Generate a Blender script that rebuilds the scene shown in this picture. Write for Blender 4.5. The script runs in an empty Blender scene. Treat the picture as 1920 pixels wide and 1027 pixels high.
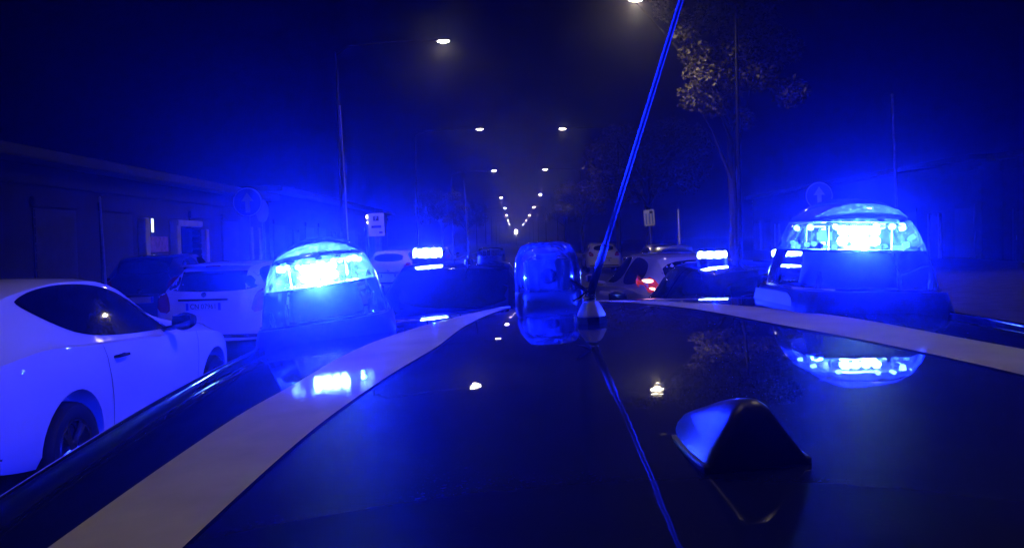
import bpy, bmesh, math, random
from mathutils import Vector, Matrix, noise
from mathutils.bvhtree import BVHTree
from mathutils.geometry import delaunay_2d_cdt
R = math.radians
random.seed(7)
scene = bpy.context.scene
col = scene.collection

# ------------------------------------------------------------------ camera
CAM_H = 1.64
cam_d = bpy.data.cameras.new('camera')
cam = bpy.data.objects.new('camera', cam_d); col.objects.link(cam)
cam_d.sensor_width = 36.0
cam_d.lens = 36.0 * 1750 / 1920
cam_d.clip_start = 0.02; cam_d.clip_end = 3000
PITCH, YAW, ROLL = math.atan((513.5 - 452) / 1750), math.atan((966 - 960) / 1750), R(1.5)
cam.matrix_world = (Matrix.Translation((0, 0, CAM_H)) @ Matrix.Rotation(YAW, 4, 'Z')
                    @ Matrix.Rotation(R(90) - PITCH, 4, 'X') @ Matrix.Rotation(-ROLL, 4, 'Z'))
scene.camera = cam

# ------------------------------------------------------------------ world: a night sky
world = bpy.data.worlds.new('World'); scene.world = world; world.use_nodes = True
wn = world.node_tree.nodes; wl = world.node_tree.links
sky = wn.new('ShaderNodeTexSky'); sky.sky_type = 'NISHITA'; sky.sun_disc = False
sky.sun_elevation = R(-10); sky.sun_rotation = R(160)
bg = wn['Background']; bg.inputs['Strength'].default_value = 0.02
wl.new(sky.outputs[0], bg.inputs[0])

scene.view_settings.view_transform = 'Standard'
scene.view_settings.look = 'None'
scene.view_settings.exposure = 0.0
scene.view_settings.gamma = 1.0
scene.view_settings.use_curve_mapping = False
scene.render.engine = 'CYCLES'
cy = scene.cycles
cy.use_denoising = True
cy.max_bounces = 5; cy.diffuse_bounces = 1; cy.glossy_bounces = 3
cy.transparent_max_bounces = 12; cy.transmission_bounces = 2; cy.volume_bounces = 0
cy.sample_clamp_indirect = 6.0
cy.caustics_reflective = False; cy.caustics_refractive = False

# light levels (watts), tuned against the photograph
BLUE = (0.003, 0.012, 1.0)
WARM = (1.0, 0.80, 0.52)
P_SIDE, P_REAR, P_IN = 3000, 3300, 30
P_FAR = 330
P_STREET = 240
BLOOM_DENSITY, BLOOM_G = 0.0022, 0.95

# ------------------------------------------------------------------ materials
MATS = {}
def mat(name, base=(.5, .5, .5), rough=.5, metal=0., coat=0., coat_rough=.03, emit=None, emit_s=0.,
        noise_scale=None, noise_amt=.25, bump=0., bump_scale=200, rough_var=0., spec=.5, trans=None):
    m = bpy.data.materials.new(name); m.use_nodes = True
    nt = m.node_tree; b = nt.nodes['Principled BSDF']
    b.inputs['Base Color'].default_value = (*base, 1)
    b.inputs['Roughness'].default_value = rough
    b.inputs['Metallic'].default_value = metal
    b.inputs['Coat Weight'].default_value = coat
    b.inputs['Coat Roughness'].default_value = coat_rough
    b.inputs['Specular IOR Level'].default_value = spec
    if emit:
        b.inputs['Emission Color'].default_value = (*emit, 1)
        b.inputs['Emission Strength'].default_value = emit_s
    tc = nt.nodes.new('ShaderNodeTexCoord')
    if noise_scale:
        n = nt.nodes.new('ShaderNodeTexNoise'); n.inputs['Scale'].default_value = noise_scale
        n.inputs['Detail'].default_value = 6; n.inputs['Roughness'].default_value = .62
        nt.links.new(tc.outputs['Object'], n.inputs['Vector'])
        r = nt.nodes.new('ShaderNodeValToRGB')
        r.color_ramp.elements[0].position = .3; r.color_ramp.elements[1].position = .72
        r.color_ramp.elements[0].color = (*[c * (1 - noise_amt) for c in base], 1)
        r.color_ramp.elements[1].color = (*[min(1, c * (1 + noise_amt)) for c in base], 1)
        nt.links.new(n.outputs['Fac'], r.inputs[0]); nt.links.new(r.outputs[0], b.inputs['Base Color'])
    if rough_var:
        n2 = nt.nodes.new('ShaderNodeTexNoise'); n2.inputs['Scale'].default_value = 9
        n2.inputs['Detail'].default_value = 8
        nt.links.new(tc.outputs['Object'], n2.inputs['Vector'])
        mr = nt.nodes.new('ShaderNodeMapRange')
        mr.inputs[1].default_value = .35; mr.inputs[2].default_value = .7
        mr.inputs[3].default_value = coat_rough if coat else rough
        mr.inputs[4].default_value = (coat_rough if coat else rough) + rough_var
        nt.links.new(n2.outputs['Fac'], mr.inputs[0])
        nt.links.new(mr.outputs[0], b.inputs['Coat Roughness' if coat else 'Roughness'])
    if bump:
        n3 = nt.nodes.new('ShaderNodeTexNoise'); n3.inputs['Scale'].default_value = bump_scale
        n3.inputs['Detail'].default_value = 3
        nt.links.new(tc.outputs['Object'], n3.inputs['Vector'])
        bp = nt.nodes.new('ShaderNodeBump'); bp.inputs['Strength'].default_value = bump
        bp.inputs['Distance'].default_value = .002
        nt.links.new(n3.outputs['Fac'], bp.inputs['Height'])
        nt.links.new(bp.outputs[0], b.inputs['Normal'])
        if coat: nt.links.new(bp.outputs[0], b.inputs['Coat Normal'])
    MATS[name] = m
    return m

def dust_on(name):
    """fine dry dust specks and water spots over a paint"""
    nt = MATS[name].node_tree; b = nt.nodes['Principled BSDF']; L = nt.links
    tc = nt.nodes.new('ShaderNodeTexCoord')
    n1 = nt.nodes.new('ShaderNodeTexNoise'); n1.inputs['Scale'].default_value = 420; n1.inputs['Detail'].default_value = 2
    n2 = nt.nodes.new('ShaderNodeTexNoise'); n2.inputs['Scale'].default_value = 7; n2.inputs['Detail'].default_value = 5
    v = nt.nodes.new('ShaderNodeTexVoronoi'); v.inputs['Scale'].default_value = 46
    for n in (n1, n2, v): L.new(tc.outputs['Object'], n.inputs['Vector'])
    m1 = nt.nodes.new('ShaderNodeMapRange'); m1.inputs[1].default_value = .62; m1.inputs[2].default_value = .78
    L.new(n1.outputs['Fac'], m1.inputs[0])
    m2 = nt.nodes.new('ShaderNodeMapRange'); m2.inputs[1].default_value = .42; m2.inputs[2].default_value = .68; m2.inputs[4].default_value = .5
    L.new(n2.outputs['Fac'], m2.inputs[0])
    mu = nt.nodes.new('ShaderNodeMath'); mu.operation = 'MULTIPLY'
    L.new(m1.outputs[0], mu.inputs[0]); L.new(m2.outputs[0], mu.inputs[1])
    mix = nt.nodes.new('ShaderNodeMix'); mix.data_type = 'RGBA'
    mix.inputs['A'].default_value = b.inputs['Base Color'].default_value; mix.inputs['B'].default_value = (.12, .12, .12, 1)
    L.new(mu.outputs[0], mix.inputs['Factor']); L.new(mix.outputs['Result'], b.inputs['Base Color'])
    # dried drops blur the lacquer
    m3 = nt.nodes.new('ShaderNodeMapRange'); m3.inputs[1].default_value = .10; m3.inputs[2].default_value = .16
    m3.inputs[3].default_value = .10; m3.inputs[4].default_value = 0.
    L.new(v.outputs['Distance'], m3.inputs[0])
    old = b.inputs['Coat Roughness'].links[0].from_socket
    ad = nt.nodes.new('ShaderNodeMath'); ad.operation = 'ADD'
    L.new(old, ad.inputs[0]); L.new(m3.outputs[0], ad.inputs[1]); L.new(ad.outputs[0], b.inputs['Coat Roughness'])

def emis(name, colr, s):
    m = bpy.data.materials.new(name); m.use_nodes = True
    nt = m.node_tree; nt.nodes.clear()
    e = nt.nodes.new('ShaderNodeEmission'); e.inputs[0].default_value = (*colr, 1); e.inputs[1].default_value = s
    o = nt.nodes.new('ShaderNodeOutputMaterial'); nt.links.new(e.outputs[0], o.inputs[0])
    m.cycles.emission_sampling = 'NONE'
    MATS[name] = m; return m

def clear_plastic(name, tint=(.93, .95, 1.0), scatter=.05, scratch=True, ior=1.45):
    """thin clear moulding: see-through, glossy by Fresnel, with faint streaky scratches that catch light"""
    m = bpy.data.materials.new(name); m.use_nodes = True
    nt = m.node_tree; nt.nodes.clear(); L = nt.links
    o = nt.nodes.new('ShaderNodeOutputMaterial')
    tr = nt.nodes.new('ShaderNodeBsdfTransparent'); tr.inputs[0].default_value = (*tint, 1)
    gl = nt.nodes.new('ShaderNodeBsdfGlossy'); gl.inputs['Roughness'].default_value = .06
    fr = nt.nodes.new('ShaderNodeFresnel'); fr.inputs[0].default_value = ior
    mx = nt.nodes.new('ShaderNodeMixShader')
    L.new(fr.outputs[0], mx.inputs[0]); L.new(tr.outputs[0], mx.inputs[1]); L.new(gl.outputs[0], mx.inputs[2])
    df = nt.nodes.new('ShaderNodeBsdfTranslucent'); df.inputs[0].default_value = (.8, .85, .9, 1)
    d2 = nt.nodes.new('ShaderNodeBsdfDiffuse'); d2.inputs[0].default_value = (.8, .85, .9, 1)
    md = nt.nodes.new('ShaderNodeMixShader'); md.inputs[0].default_value = .5
    L.new(df.outputs[0], md.inputs[1]); L.new(d2.outputs[0], md.inputs[2])
    mx2 = nt.nodes.new('ShaderNodeMixShader')
    if scratch:
        tc = nt.nodes.new('ShaderNodeTexCoord'); mp = nt.nodes.new('ShaderNodeMapping')
        mp.inputs['Scale'].default_value = (140, 140, 26)
        L.new(tc.outputs['Object'], mp.inputs[0])
        n = nt.nodes.new('ShaderNodeTexNoise'); n.inputs['Scale'].default_value = 1.0; n.inputs['Detail'].default_value = 4
        L.new(mp.outputs[0], n.inputs['Vector'])
        r = nt.nodes.new('ShaderNodeMapRange'); r.inputs[1].default_value = .5; r.inputs[2].default_value = .72
        r.inputs[3].default_value = scatter; r.inputs[4].default_value = scatter * 5
        L.new(n.outputs['Fac'], r.inputs[0]); L.new(r.outputs[0], mx2.inputs[0])
    else:
        mx2.inputs[0].default_value = scatter
    L.new(mx.outputs[0], mx2.inputs[1]); L.new(md.outputs[0], mx2.inputs[2])
    L.new(mx2.outputs[0], o.inputs[0])
    MATS[name] = m; return m

mat('navy', (.006, .008, .04), .5, spec=0., coat=1, coat_rough=.02, rough_var=.03, bump=.02, bump_scale=90)
mat('roof_navy', (.006, .010, .15), .45, spec=.018, coat=1, coat_rough=.006, rough_var=.022, bump=.03, bump_scale=30)
dust_on('roof_navy')
mat('stripe', (.62, .60, .58), .6, spec=0., coat=.5, coat_rough=.05, noise_scale=9, noise_amt=.16, bump=.05, bump_scale=120)
mat('white_paint', (.76, .76, .77), .45, spec=0., coat=1, coat_rough=.025, rough_var=.06)
mat('silver_paint', (.72, .67, .62), .45, metal=.0, spec=0., coat=1, coat_rough=.03)
mat('black_paint', (.006, .006, .008), .3, coat=1, coat_rough=.03)
mat('rubber', (.012, .012, .013), .75, bump=.2)
mat('black_plastic', (.010, .010, .012), .38, bump=.12, bump_scale=500)
mat('fin_black', (.012, .012, .016), .36, bump=.04, bump_scale=400)
mat('gloss_black', (.006, .006, .008), .08)
mat('car_glass', (.004, .005, .008), .03, spec=.6)
mat('chrome', (.75, .76, .78), .12, metal=1)
mat('rim_metal', (.42, .42, .44), .25, metal=1)
mat('steel', (.30, .31, .33), .4, metal=.8, noise_scale=8)
mat('pole_paint', (.014, .014, .016), .6, metal=.0, spec=.2, noise_scale=6)
mat('antenna_black', (.09, .09, .10), .8, spec=.0, bump=.1, bump_scale=300)
mat('antenna_white', (.80, .79, .80), .35, noise_scale=60, noise_amt=.1)
mat('tail_red', (.35, .008, .012), .12, coat=1)
mat('tail_lit', (.35, .008, .012), .12, coat=1, emit=(1, .06, .05), emit_s=.35)
emis('tail_bulb', (1, .45, .35), 5)
mat('lamp_glass', (.35, .37, .4), .1, metal=.3, coat=1)
mat('plate', (.62, .62, .58), .4, noise_scale=40, noise_amt=.08)
mat('plate_ink', (.02, .02, .03), .5)
mat('plate_blue', (.02, .05, .4), .4)
mat('asphalt', (.045, .045, .048), .75, noise_scale=1.3, noise_amt=.35, bump=.5, bump_scale=60, rough_var=.15)
mat('road_paint', (.6, .6, .58), .6, noise_scale=5, noise_amt=.25)
mat('pavement', (.16, .155, .15), .8, noise_scale=2.5, noise_amt=.3, bump=.4, bump_scale=40)
mat('kerb_stone', (.26, .25, .24), .75, noise_scale=5)
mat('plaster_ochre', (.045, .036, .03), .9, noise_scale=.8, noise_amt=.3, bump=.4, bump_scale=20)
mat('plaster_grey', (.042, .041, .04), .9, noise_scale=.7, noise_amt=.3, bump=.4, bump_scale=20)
mat('stone_pale', (.55, .54, .52), .7, noise_scale=3, noise_amt=.15)
mat('shutter', (.045, .045, .05), .55, noise_scale=4)
mat('wood_dark', (.05, .035, .025), .5, noise_scale=6)
mat('door_pale', (.55, .55, .56), .45, noise_scale=4, noise_amt=.15)
mat('poster_pink', (.45, .22, .24), .6, noise_scale=7, noise_amt=.5)
mat('sign_white', (.85, .87, .88), .35)
mat('pod_grey', (.16, .16, .17), .4)
mat('sign_blue', (.16, .28, .75), .35)
mat('sign_ink', (.02, .03, .12), .5)
mat('bark', (.03, .025, .02), .9, noise_scale=7, noise_amt=.4, bump=.8, bump_scale=25)
mat('seat_fabric', (.02, .02, .023), .9)
mat('led_board', (.03, .03, .035), .45)
mat('reflector', (.25, .26, .28), .22, metal=.8)
clear_plastic('dome', scatter=.006)
clear_plastic('dome_mid', scatter=.009)
clear_plastic('dome_far', scatter=.008, scratch=False)
clear_plastic('pane', tint=(.55, .58, .62), scatter=.004, scratch=False)
emis('led_core', (.32, .72, 1.0), 90)
emis('led_dot', (.25, .62, 1.0), 8)
emis('led_dim', (.10, .40, 1.0), 2.5)
emis('led_far', (.45, .72, 1.0), 26)
emis('street_lens', (1.0, .86, .62), 45)
emis('street_lens_far', (1.0, .86, .62), 160)
emis('tube_white', (.75, .85, 1.0), 2.5)
emis('far_white', (1.0, .92, .78), 14)
# fibreglass rod of the whip: lets side light through
_w = bpy.data.materials.new('fibreglass'); _w.use_nodes = True; _wt = _w.node_tree; _wt.nodes.clear()
_wo = _wt.nodes.new('ShaderNodeOutputMaterial'); _wd = _wt.nodes.new('ShaderNodeBsdfDiffuse'); _wr = _wt.nodes.new('ShaderNodeBsdfTranslucent'); _wm = _wt.nodes.new('ShaderNodeMixShader')
_wd.inputs[0].default_value = (.075, .075, .08, 1); _wr.inputs[0].default_value = (.08, .08, .085, 1); _wm.inputs[0].default_value = .55
_wt.links.new(_wd.outputs[0], _wm.inputs[1]); _wt.links.new(_wr.outputs[0], _wm.inputs[2]); _wt.links.new(_wm.outputs[0], _wo.inputs[0])
MATS['fibreglass'] = _w
# leaves
lm = bpy.data.materials.new('leaf'); lm.use_nodes = True
_b = lm.node_tree.nodes['Principled BSDF']; _b.inputs['Roughness'].default_value = .45
_n = lm.node_tree.nodes.new('ShaderNodeTexNoise'); _n.inputs['Scale'].default_value = 3.0
_t = lm.node_tree.nodes.new('ShaderNodeTexCoord'); lm.node_tree.links.new(_t.outputs['Object'], _n.inputs[0])
_r = lm.node_tree.nodes.new('ShaderNodeValToRGB')
_r.color_ramp.elements[0].color = (.07, .07, .03, 1); _r.color_ramp.elements[1].color = (.24, .20, .10, 1)
lm.node_tree.links.new(_n.outputs['Fac'], _r.inputs[0]); lm.node_tree.links.new(_r.outputs[0], _b.inputs['Base Color'])
_b.inputs['Transmission Weight'].default_value = 0
MATS['leaf'] = lm

# ------------------------------------------------------------------ object helpers
def empty(name, loc=(0, 0, 0), rz=0.):
    o = bpy.data.objects.new(name, None); col.objects.link(o)
    o.location = loc; o.rotation_euler = (0, 0, rz); o.empty_display_size = .2
    return o
def tag(o, label=None, cat=None, group=None, kind=None):
    if label: o['label'] = label
    if cat: o['category'] = cat
    if group: o['group'] = group
    if kind: o['kind'] = kind
    return o
def link(name, me, material, parent=None, smooth=True, angle=None):
    o = bpy.data.objects.new(name, me); col.objects.link(o)
    if material and not me.materials: me.materials.append(MATS[material] if isinstance(material, str) else material)
    if parent is not None: o.parent = parent
    if smooth:
        me.polygons.foreach_set('use_smooth', [True] * len(me.polygons))
        if angle is not None: me.set_sharp_from_angle(angle=angle)
    return o

class MB:
    """collects shapes into one mesh"""
    def __init__(s): s.v = []; s.f = []
    def add(s, vs, fs):
        n = len(s.v); s.v += [tuple(v) for v in vs]; s.f += [tuple(i + n for i in f) for f in fs]; return s
    def box(s, c, d, m=None, taper=1.):
        x, y, z = d[0] / 2, d[1] / 2, d[2] / 2
        vs = [Vector((a * x * (taper if k > 0 else 1), b * y * (taper if k > 0 else 1), k * z))
              for k in (-1, 1) for b in (-1, 1) for a in (-1, 1)]
        if m is not None: vs = [m @ v for v in vs]
        vs = [v + Vector(c) for v in vs]
        return s.add(vs, [(0, 2, 3, 1), (4, 5, 7, 6), (0, 1, 5, 4), (2, 6, 7, 3), (0, 4, 6, 2), (1, 3, 7, 5)])
    def tube(s, pts, rads, n=10, cap=True):
        pts = [Vector(p) for p in pts]
        if not hasattr(rads, '__len__'): rads = [rads] * len(pts)
        vs = []; fs = []
        up = Vector((0, 0, 1)); prev = None
        for i, p in enumerate(pts):
            t = (pts[min(i + 1, len(pts) - 1)] - pts[max(i - 1, 0)]).normalized()
            if prev is None:
                a = t.cross(up if abs(t.z) < .9 else Vector((1, 0, 0))).normalized()
            else:
                a = (prev - t * prev.dot(t)).normalized()
            prev = a; b = t.cross(a)
            for k in range(n):
                an = 2 * math.pi * k / n
                vs.append(p + (a * math.cos(an) + b * math.sin(an)) * rads[i])
        for i in range(len(pts) - 1):
            for k in range(n):
                k2 = (k + 1) % n
                fs.append((i * n + k, i * n + k2, (i + 1) * n + k2, (i + 1) * n + k))
        if cap:
            fs.append(tuple(range(n))[::-1]); fs.append(tuple((len(pts) - 1) * n + k for k in range(n)))
        return s.add(vs, fs)
    def lathe(s, prof, n=24, m=None):
        """prof: (r, z) pairs turned about z"""
        vs = []; fs = []
        for r, z in prof:
            for k in range(n):
                a = 2 * math.pi * k / n; v = Vector((r * math.cos(a), r * math.sin(a), z))
                vs.append(m @ v if m is not None else v)
        for i in range(len(prof) - 1):
            for k in range(n):
                k2 = (k + 1) % n
                fs.append((i * n + k, i * n + k2, (i + 1) * n + k2, (i + 1) * n + k))
        return s.add(vs, fs)
    def prism(s, poly, t, m):
        """flat polygon (x, y) given thickness t along +z, then moved by m"""
        n = len(poly)
        vs = [m @ Vector((x, y, 0)) for x, y in poly] + [m @ Vector((x, y, t)) for x, y in poly]
        fs = [tuple(range(n))[::-1], tuple(range(n, 2 * n))] + [(i, (i + 1) % n, n + (i + 1) % n, n + i) for i in range(n)]
        return s.add(vs, fs)
    def loft(s, rings, cap=True):
        n = len(rings[0]); vs = [v for r in rings for v in r]; fs = []
        for i in range(len(rings) - 1):
            for k in range(n):
                k2 = (k + 1) % n
                fs.append((i * n + k, i * n + k2, (i + 1) * n + k2, (i + 1) * n + k))
        if cap:
            fs.append(tuple(range(n))[::-1]); fs.append(tuple((len(rings) - 1) * n + k for k in range(n)))
        return s.add(vs, fs)
    def mesh(s, name, fix=True):
        me = bpy.data.meshes.new(name); me.from_pydata(s.v, [], s.f); me.update()
        if fix:
            bm = bmesh.new(); bm.from_mesh(me); bmesh.ops.recalc_face_normals(bm, faces=bm.faces); bm.to_mesh(me); bm.free()
        return me
    def build(s, name, material, parent=None, smooth=True, angle=R(35), bevel=0):
        me = s.mesh(name)
        if bevel:
            bm = bmesh.new(); bm.from_mesh(me)
            es = [e for e in bm.edges if len(e.link_faces) == 2 and e.calc_face_angle(0) > R(30)]
            bmesh.ops.bevel(bm, geom=es, offset=bevel, segments=2, affect='EDGES', clamp_overlap=True)
            bm.to_mesh(me); bm.free()
        return link(name, me, material, parent, smooth, angle)

def copy_tree(o, parent=None):
    c = o.copy(); col.objects.link(c); c.parent = parent
    for ch in list(o.children): copy_tree(ch, c)
    return c

def pchip(pts):
    xs = [p[0] for p in pts]; ys = [p[1] for p in pts]; n = len(xs)
    d = [(ys[i + 1] - ys[i]) / (xs[i + 1] - xs[i]) for i in range(n - 1)]
    m = [d[0]] + [0 if d[i - 1] * d[i] <= 0 else 2 * d[i - 1] * d[i] / (d[i - 1] + d[i]) for i in range(1, n - 1)] + [d[-1]]
    def f(x):
        if x <= xs[0]: return ys[0]
        if x >= xs[-1]: return ys[-1]
        i = 0
        while xs[i + 1] < x: i += 1
        h = xs[i + 1] - xs[i]; t = (x - xs[i]) / h
        return ((1 + 2 * t) * (1 - t) ** 2 * ys[i] + t * (1 - t) ** 2 * h * m[i]
                + t * t * (3 - 2 * t) * ys[i + 1] + t * t * (t - 1) * h * m[i + 1])
    return f
def lerp(a, b, t): return a + (b - a) * t
def sstep(t): t = max(0, min(1, t)); return t * t * (3 - 2 * t)
def chaikin(p, n=2):
    for _ in range(n):
        q = []
        for i in range(len(p)):
            a, b = p[i], p[(i + 1) % len(p)]
            q += [(a[0] * .75 + b[0] * .25, a[1] * .75 + b[1] * .25), (a[0] * .25 + b[0] * .75, a[1] * .25 + b[1] * .75)]
        p = q
    return p

FONT_CACHE = {}
def text_mesh(body, size, depth):
    cu = bpy.data.curves.new('txt', 'FONT'); cu.body = body; cu.size = size; cu.extrude = depth
    cu.align_x = 'CENTER'; cu.align_y = 'CENTER'; cu.resolution_u = 3
    ob = bpy.data.objects.new('txt', cu); col.objects.link(ob)
    dg = bpy.context.evaluated_depsgraph_get()
    me = bpy.data.meshes.new_from_object(ob.evaluated_get(dg))
    bpy.data.objects.remove(ob); bpy.data.curves.remove(cu)
    me.materials.clear()
    return me

def boolean_diff(me, cutters):
    """subtract closed cutter meshes from mesh me, returning a new mesh"""
    ob = bpy.data.objects.new('bool_base', me); col.objects.link(ob)
    tmp = []
    for c in cutters:
        co = bpy.data.objects.new('bool_cut', c); col.objects.link(co); tmp.append(co)
        md = ob.modifiers.new('b', 'BOOLEAN'); md.operation = 'DIFFERENCE'; md.object = co; md.solver = 'EXACT'
    dg = bpy.context.evaluated_depsgraph_get()
    out = bpy.data.meshes.new_from_object(ob.evaluated_get(dg))
    for o in tmp + [ob]: bpy.data.objects.remove(o)
    return out

# ------------------------------------------------------------------ cars
def car_rings(S, inset=0., zmin=None, n=84, yr=None):
    top, belt, plan = pchip(S['top']), pchip(S['belt']), pchip(S['plan'])
    wr = pchip(S['wr']) if 'wr' in S else (lambda y: .56)
    y0, y1 = S['top'][0][0] + inset, S['top'][-1][0] - inset
    if yr: y0, y1 = yr
    rings = []
    for i in range(n):
        t = i / (n - 1); t = lerp(t, .5 - .5 * math.cos(math.pi * t), .75)
        y = lerp(y0, y1, t)
        zt, zs, w = top(y) - inset, belt(y), plan(y) - inset
        zb = S['zb'] + S.get('lift', .08) * (abs(2 * t - 1) ** 6)
        if zmin is not None: zb = zmin
        zt = max(zt, zb + .12)
        zs = min(zs, zt - .015); g = zt - zs
        e = sstep(g / .22)
        dr = lerp(.012, .075, e)
        W2 = lerp(.84 * w, min(wr(y) - inset, w * .9), e)
        half = [(.0, zb), (.60 * w, zb), (.92 * w, zb + .015), (.975 * w, zb + .09), (w * .992, lerp(zb, zs, .38)),
                (w, lerp(zb, zs, .66)), (.99 * w, lerp(zb, zs, .86)), (.965 * w, zs - .012), (.925 * w, zs + .004)]
        for k in (.12, .35, .6, .82, 1.):
            half.append((lerp(.915 * w, W2, k ** 1.12), zs + .006 + (zt - dr - zs - .006) * k))
        half += [(W2 - .03, zt - dr * .48), (W2 * .80, zt - dr * .2), (W2 * .4, zt - dr * .04), (0, zt)]
        ring = [Vector((x, y, z)) for x, z in half] + [Vector((-x, y, z)) for x, z in half[-2:0:-1]]
        rings.append(ring)
    return rings

def patch(bvh, poly, axis, off=.004, g=.06, thick=.012):
    """a shell laid on the body: outline drawn in side (y,z), rear/front (x,z) or top (x,y) view"""
    P = []
    for i in range(len(poly)):
        a, b = Vector(poly[i]), Vector(poly[(i + 1) % len(poly)])
        k = max(1, int((b - a).length / g))
        P += [tuple(a.lerp(b, j / k)) for j in range(k)]
    nb = len(P)
    xs = [p[0] for p in P]; ys = [p[1] for p in P]
    def inside(x, y):
        c = False; j = nb - 1
        for i in range(nb):
            if (P[i][1] > y) != (P[j][1] > y) and x < (P[j][0] - P[i][0]) * (y - P[i][1]) / (P[j][1] - P[i][1]) + P[i][0]: c = not c
            j = i
        return c
    pts = [Vector(p) for p in P]
    x = min(xs) + g * .5
    while x < max(xs):
        y = min(ys) + g * .5
        while y < max(ys):
            if inside(x, y) and min((x - p[0]) ** 2 + (y - p[1]) ** 2 for p in P) > (g * .45) ** 2: pts.append(Vector((x, y)))
            y += g
        x += g
    r = delaunay_2d_cdt(pts, [(i, (i + 1) % nb) for i in range(nb)], [], 1, 1e-6)
    V2, F = r[0], r[2]
    dirs = {'right': Vector((-1, 0, 0)), 'left': Vector((1, 0, 0)), 'rear': Vector((0, 1, 0)), 'front': Vector((0, -1, 0)), 'top': Vector((0, 0, -1))}
    d = dirs[axis]; vs = []
    last = None
    for p in V2:
        if axis in ('left', 'right'): o = Vector((0, p[0], p[1]))
        elif axis == 'top': o = Vector((p[0], p[1], 0))
        else: o = Vector((p[0], 0, p[1]))
        hit = bvh.ray_cast(o - d * 6, d)[0]
        if hit is None:
            hit = bvh.find_nearest(o - d * 1.5)[0]
            for a in range(3):
                if abs(d[a]) < .5: hit[a] = o[a]
        vs.append(hit - d * off)
    n = len(vs)
    cnt = {}
    for f in F:
        for i in range(len(f)):
            e = (f[i], f[(i + 1) % len(f)]); cnt[e] = cnt.get(e, 0) + 1
    fs = [tuple(f) for f in F]
    inner = [v + d * thick for v in vs]
    for (a, b) in list(cnt):
        if (b, a) not in cnt: fs.append((b, a, a + n, b + n))
    mb = MB(); mb.add(vs + inner, fs)
    return mb

def make_wheel(parent, x, y, r, side, local=None):
    w = empty('wheel', (x, y, r)); w.parent = parent
    M = Matrix.Rotation(R(90) * side, 4, 'Y')
    prof = [(r * .66, -.09), (r * .80, -.105), (r * .93, -.10), (r * .985, -.075), (r, -.03), (r, .03), (r * .985, .075), (r * .93, .10), (r * .80, .105), (r * .66, .09), (r * .64, 0), (r * .66, -.09)]
    MB().lathe(prof, 32, M).build('tyre', 'rubber', w)
    mb = MB().lathe([(r * .655, .085), (r * .64, .098), (r * .60, .09), (r * .60, -.08)], 32, M)
    mb.lathe([(.0, .07), (r * .16, .07), (r * .18, .05), (r * .18, .0)], 16, M)
    for k in range(5):
        for q in (-.14, .14):
            a = 2 * math.pi * k / 5 + q
            p0 = M @ Vector((r * .12 * math.cos(a - q * .6), r * .12 * math.sin(a - q * .6), .055)); p1 = M @ Vector((r * .62 * math.cos(a), r * .62 * math.sin(a), .075))
            mb.tube([p0, p1], [.022, .018], 6)
    mb.build('rim', 'rim_metal', w)
    MB().lathe([(0, -.02), (r * .58, -.02), (r * .58, .0), (0, .0)], 24, M).build('brake_disc', 'steel', w)
    return w

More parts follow.
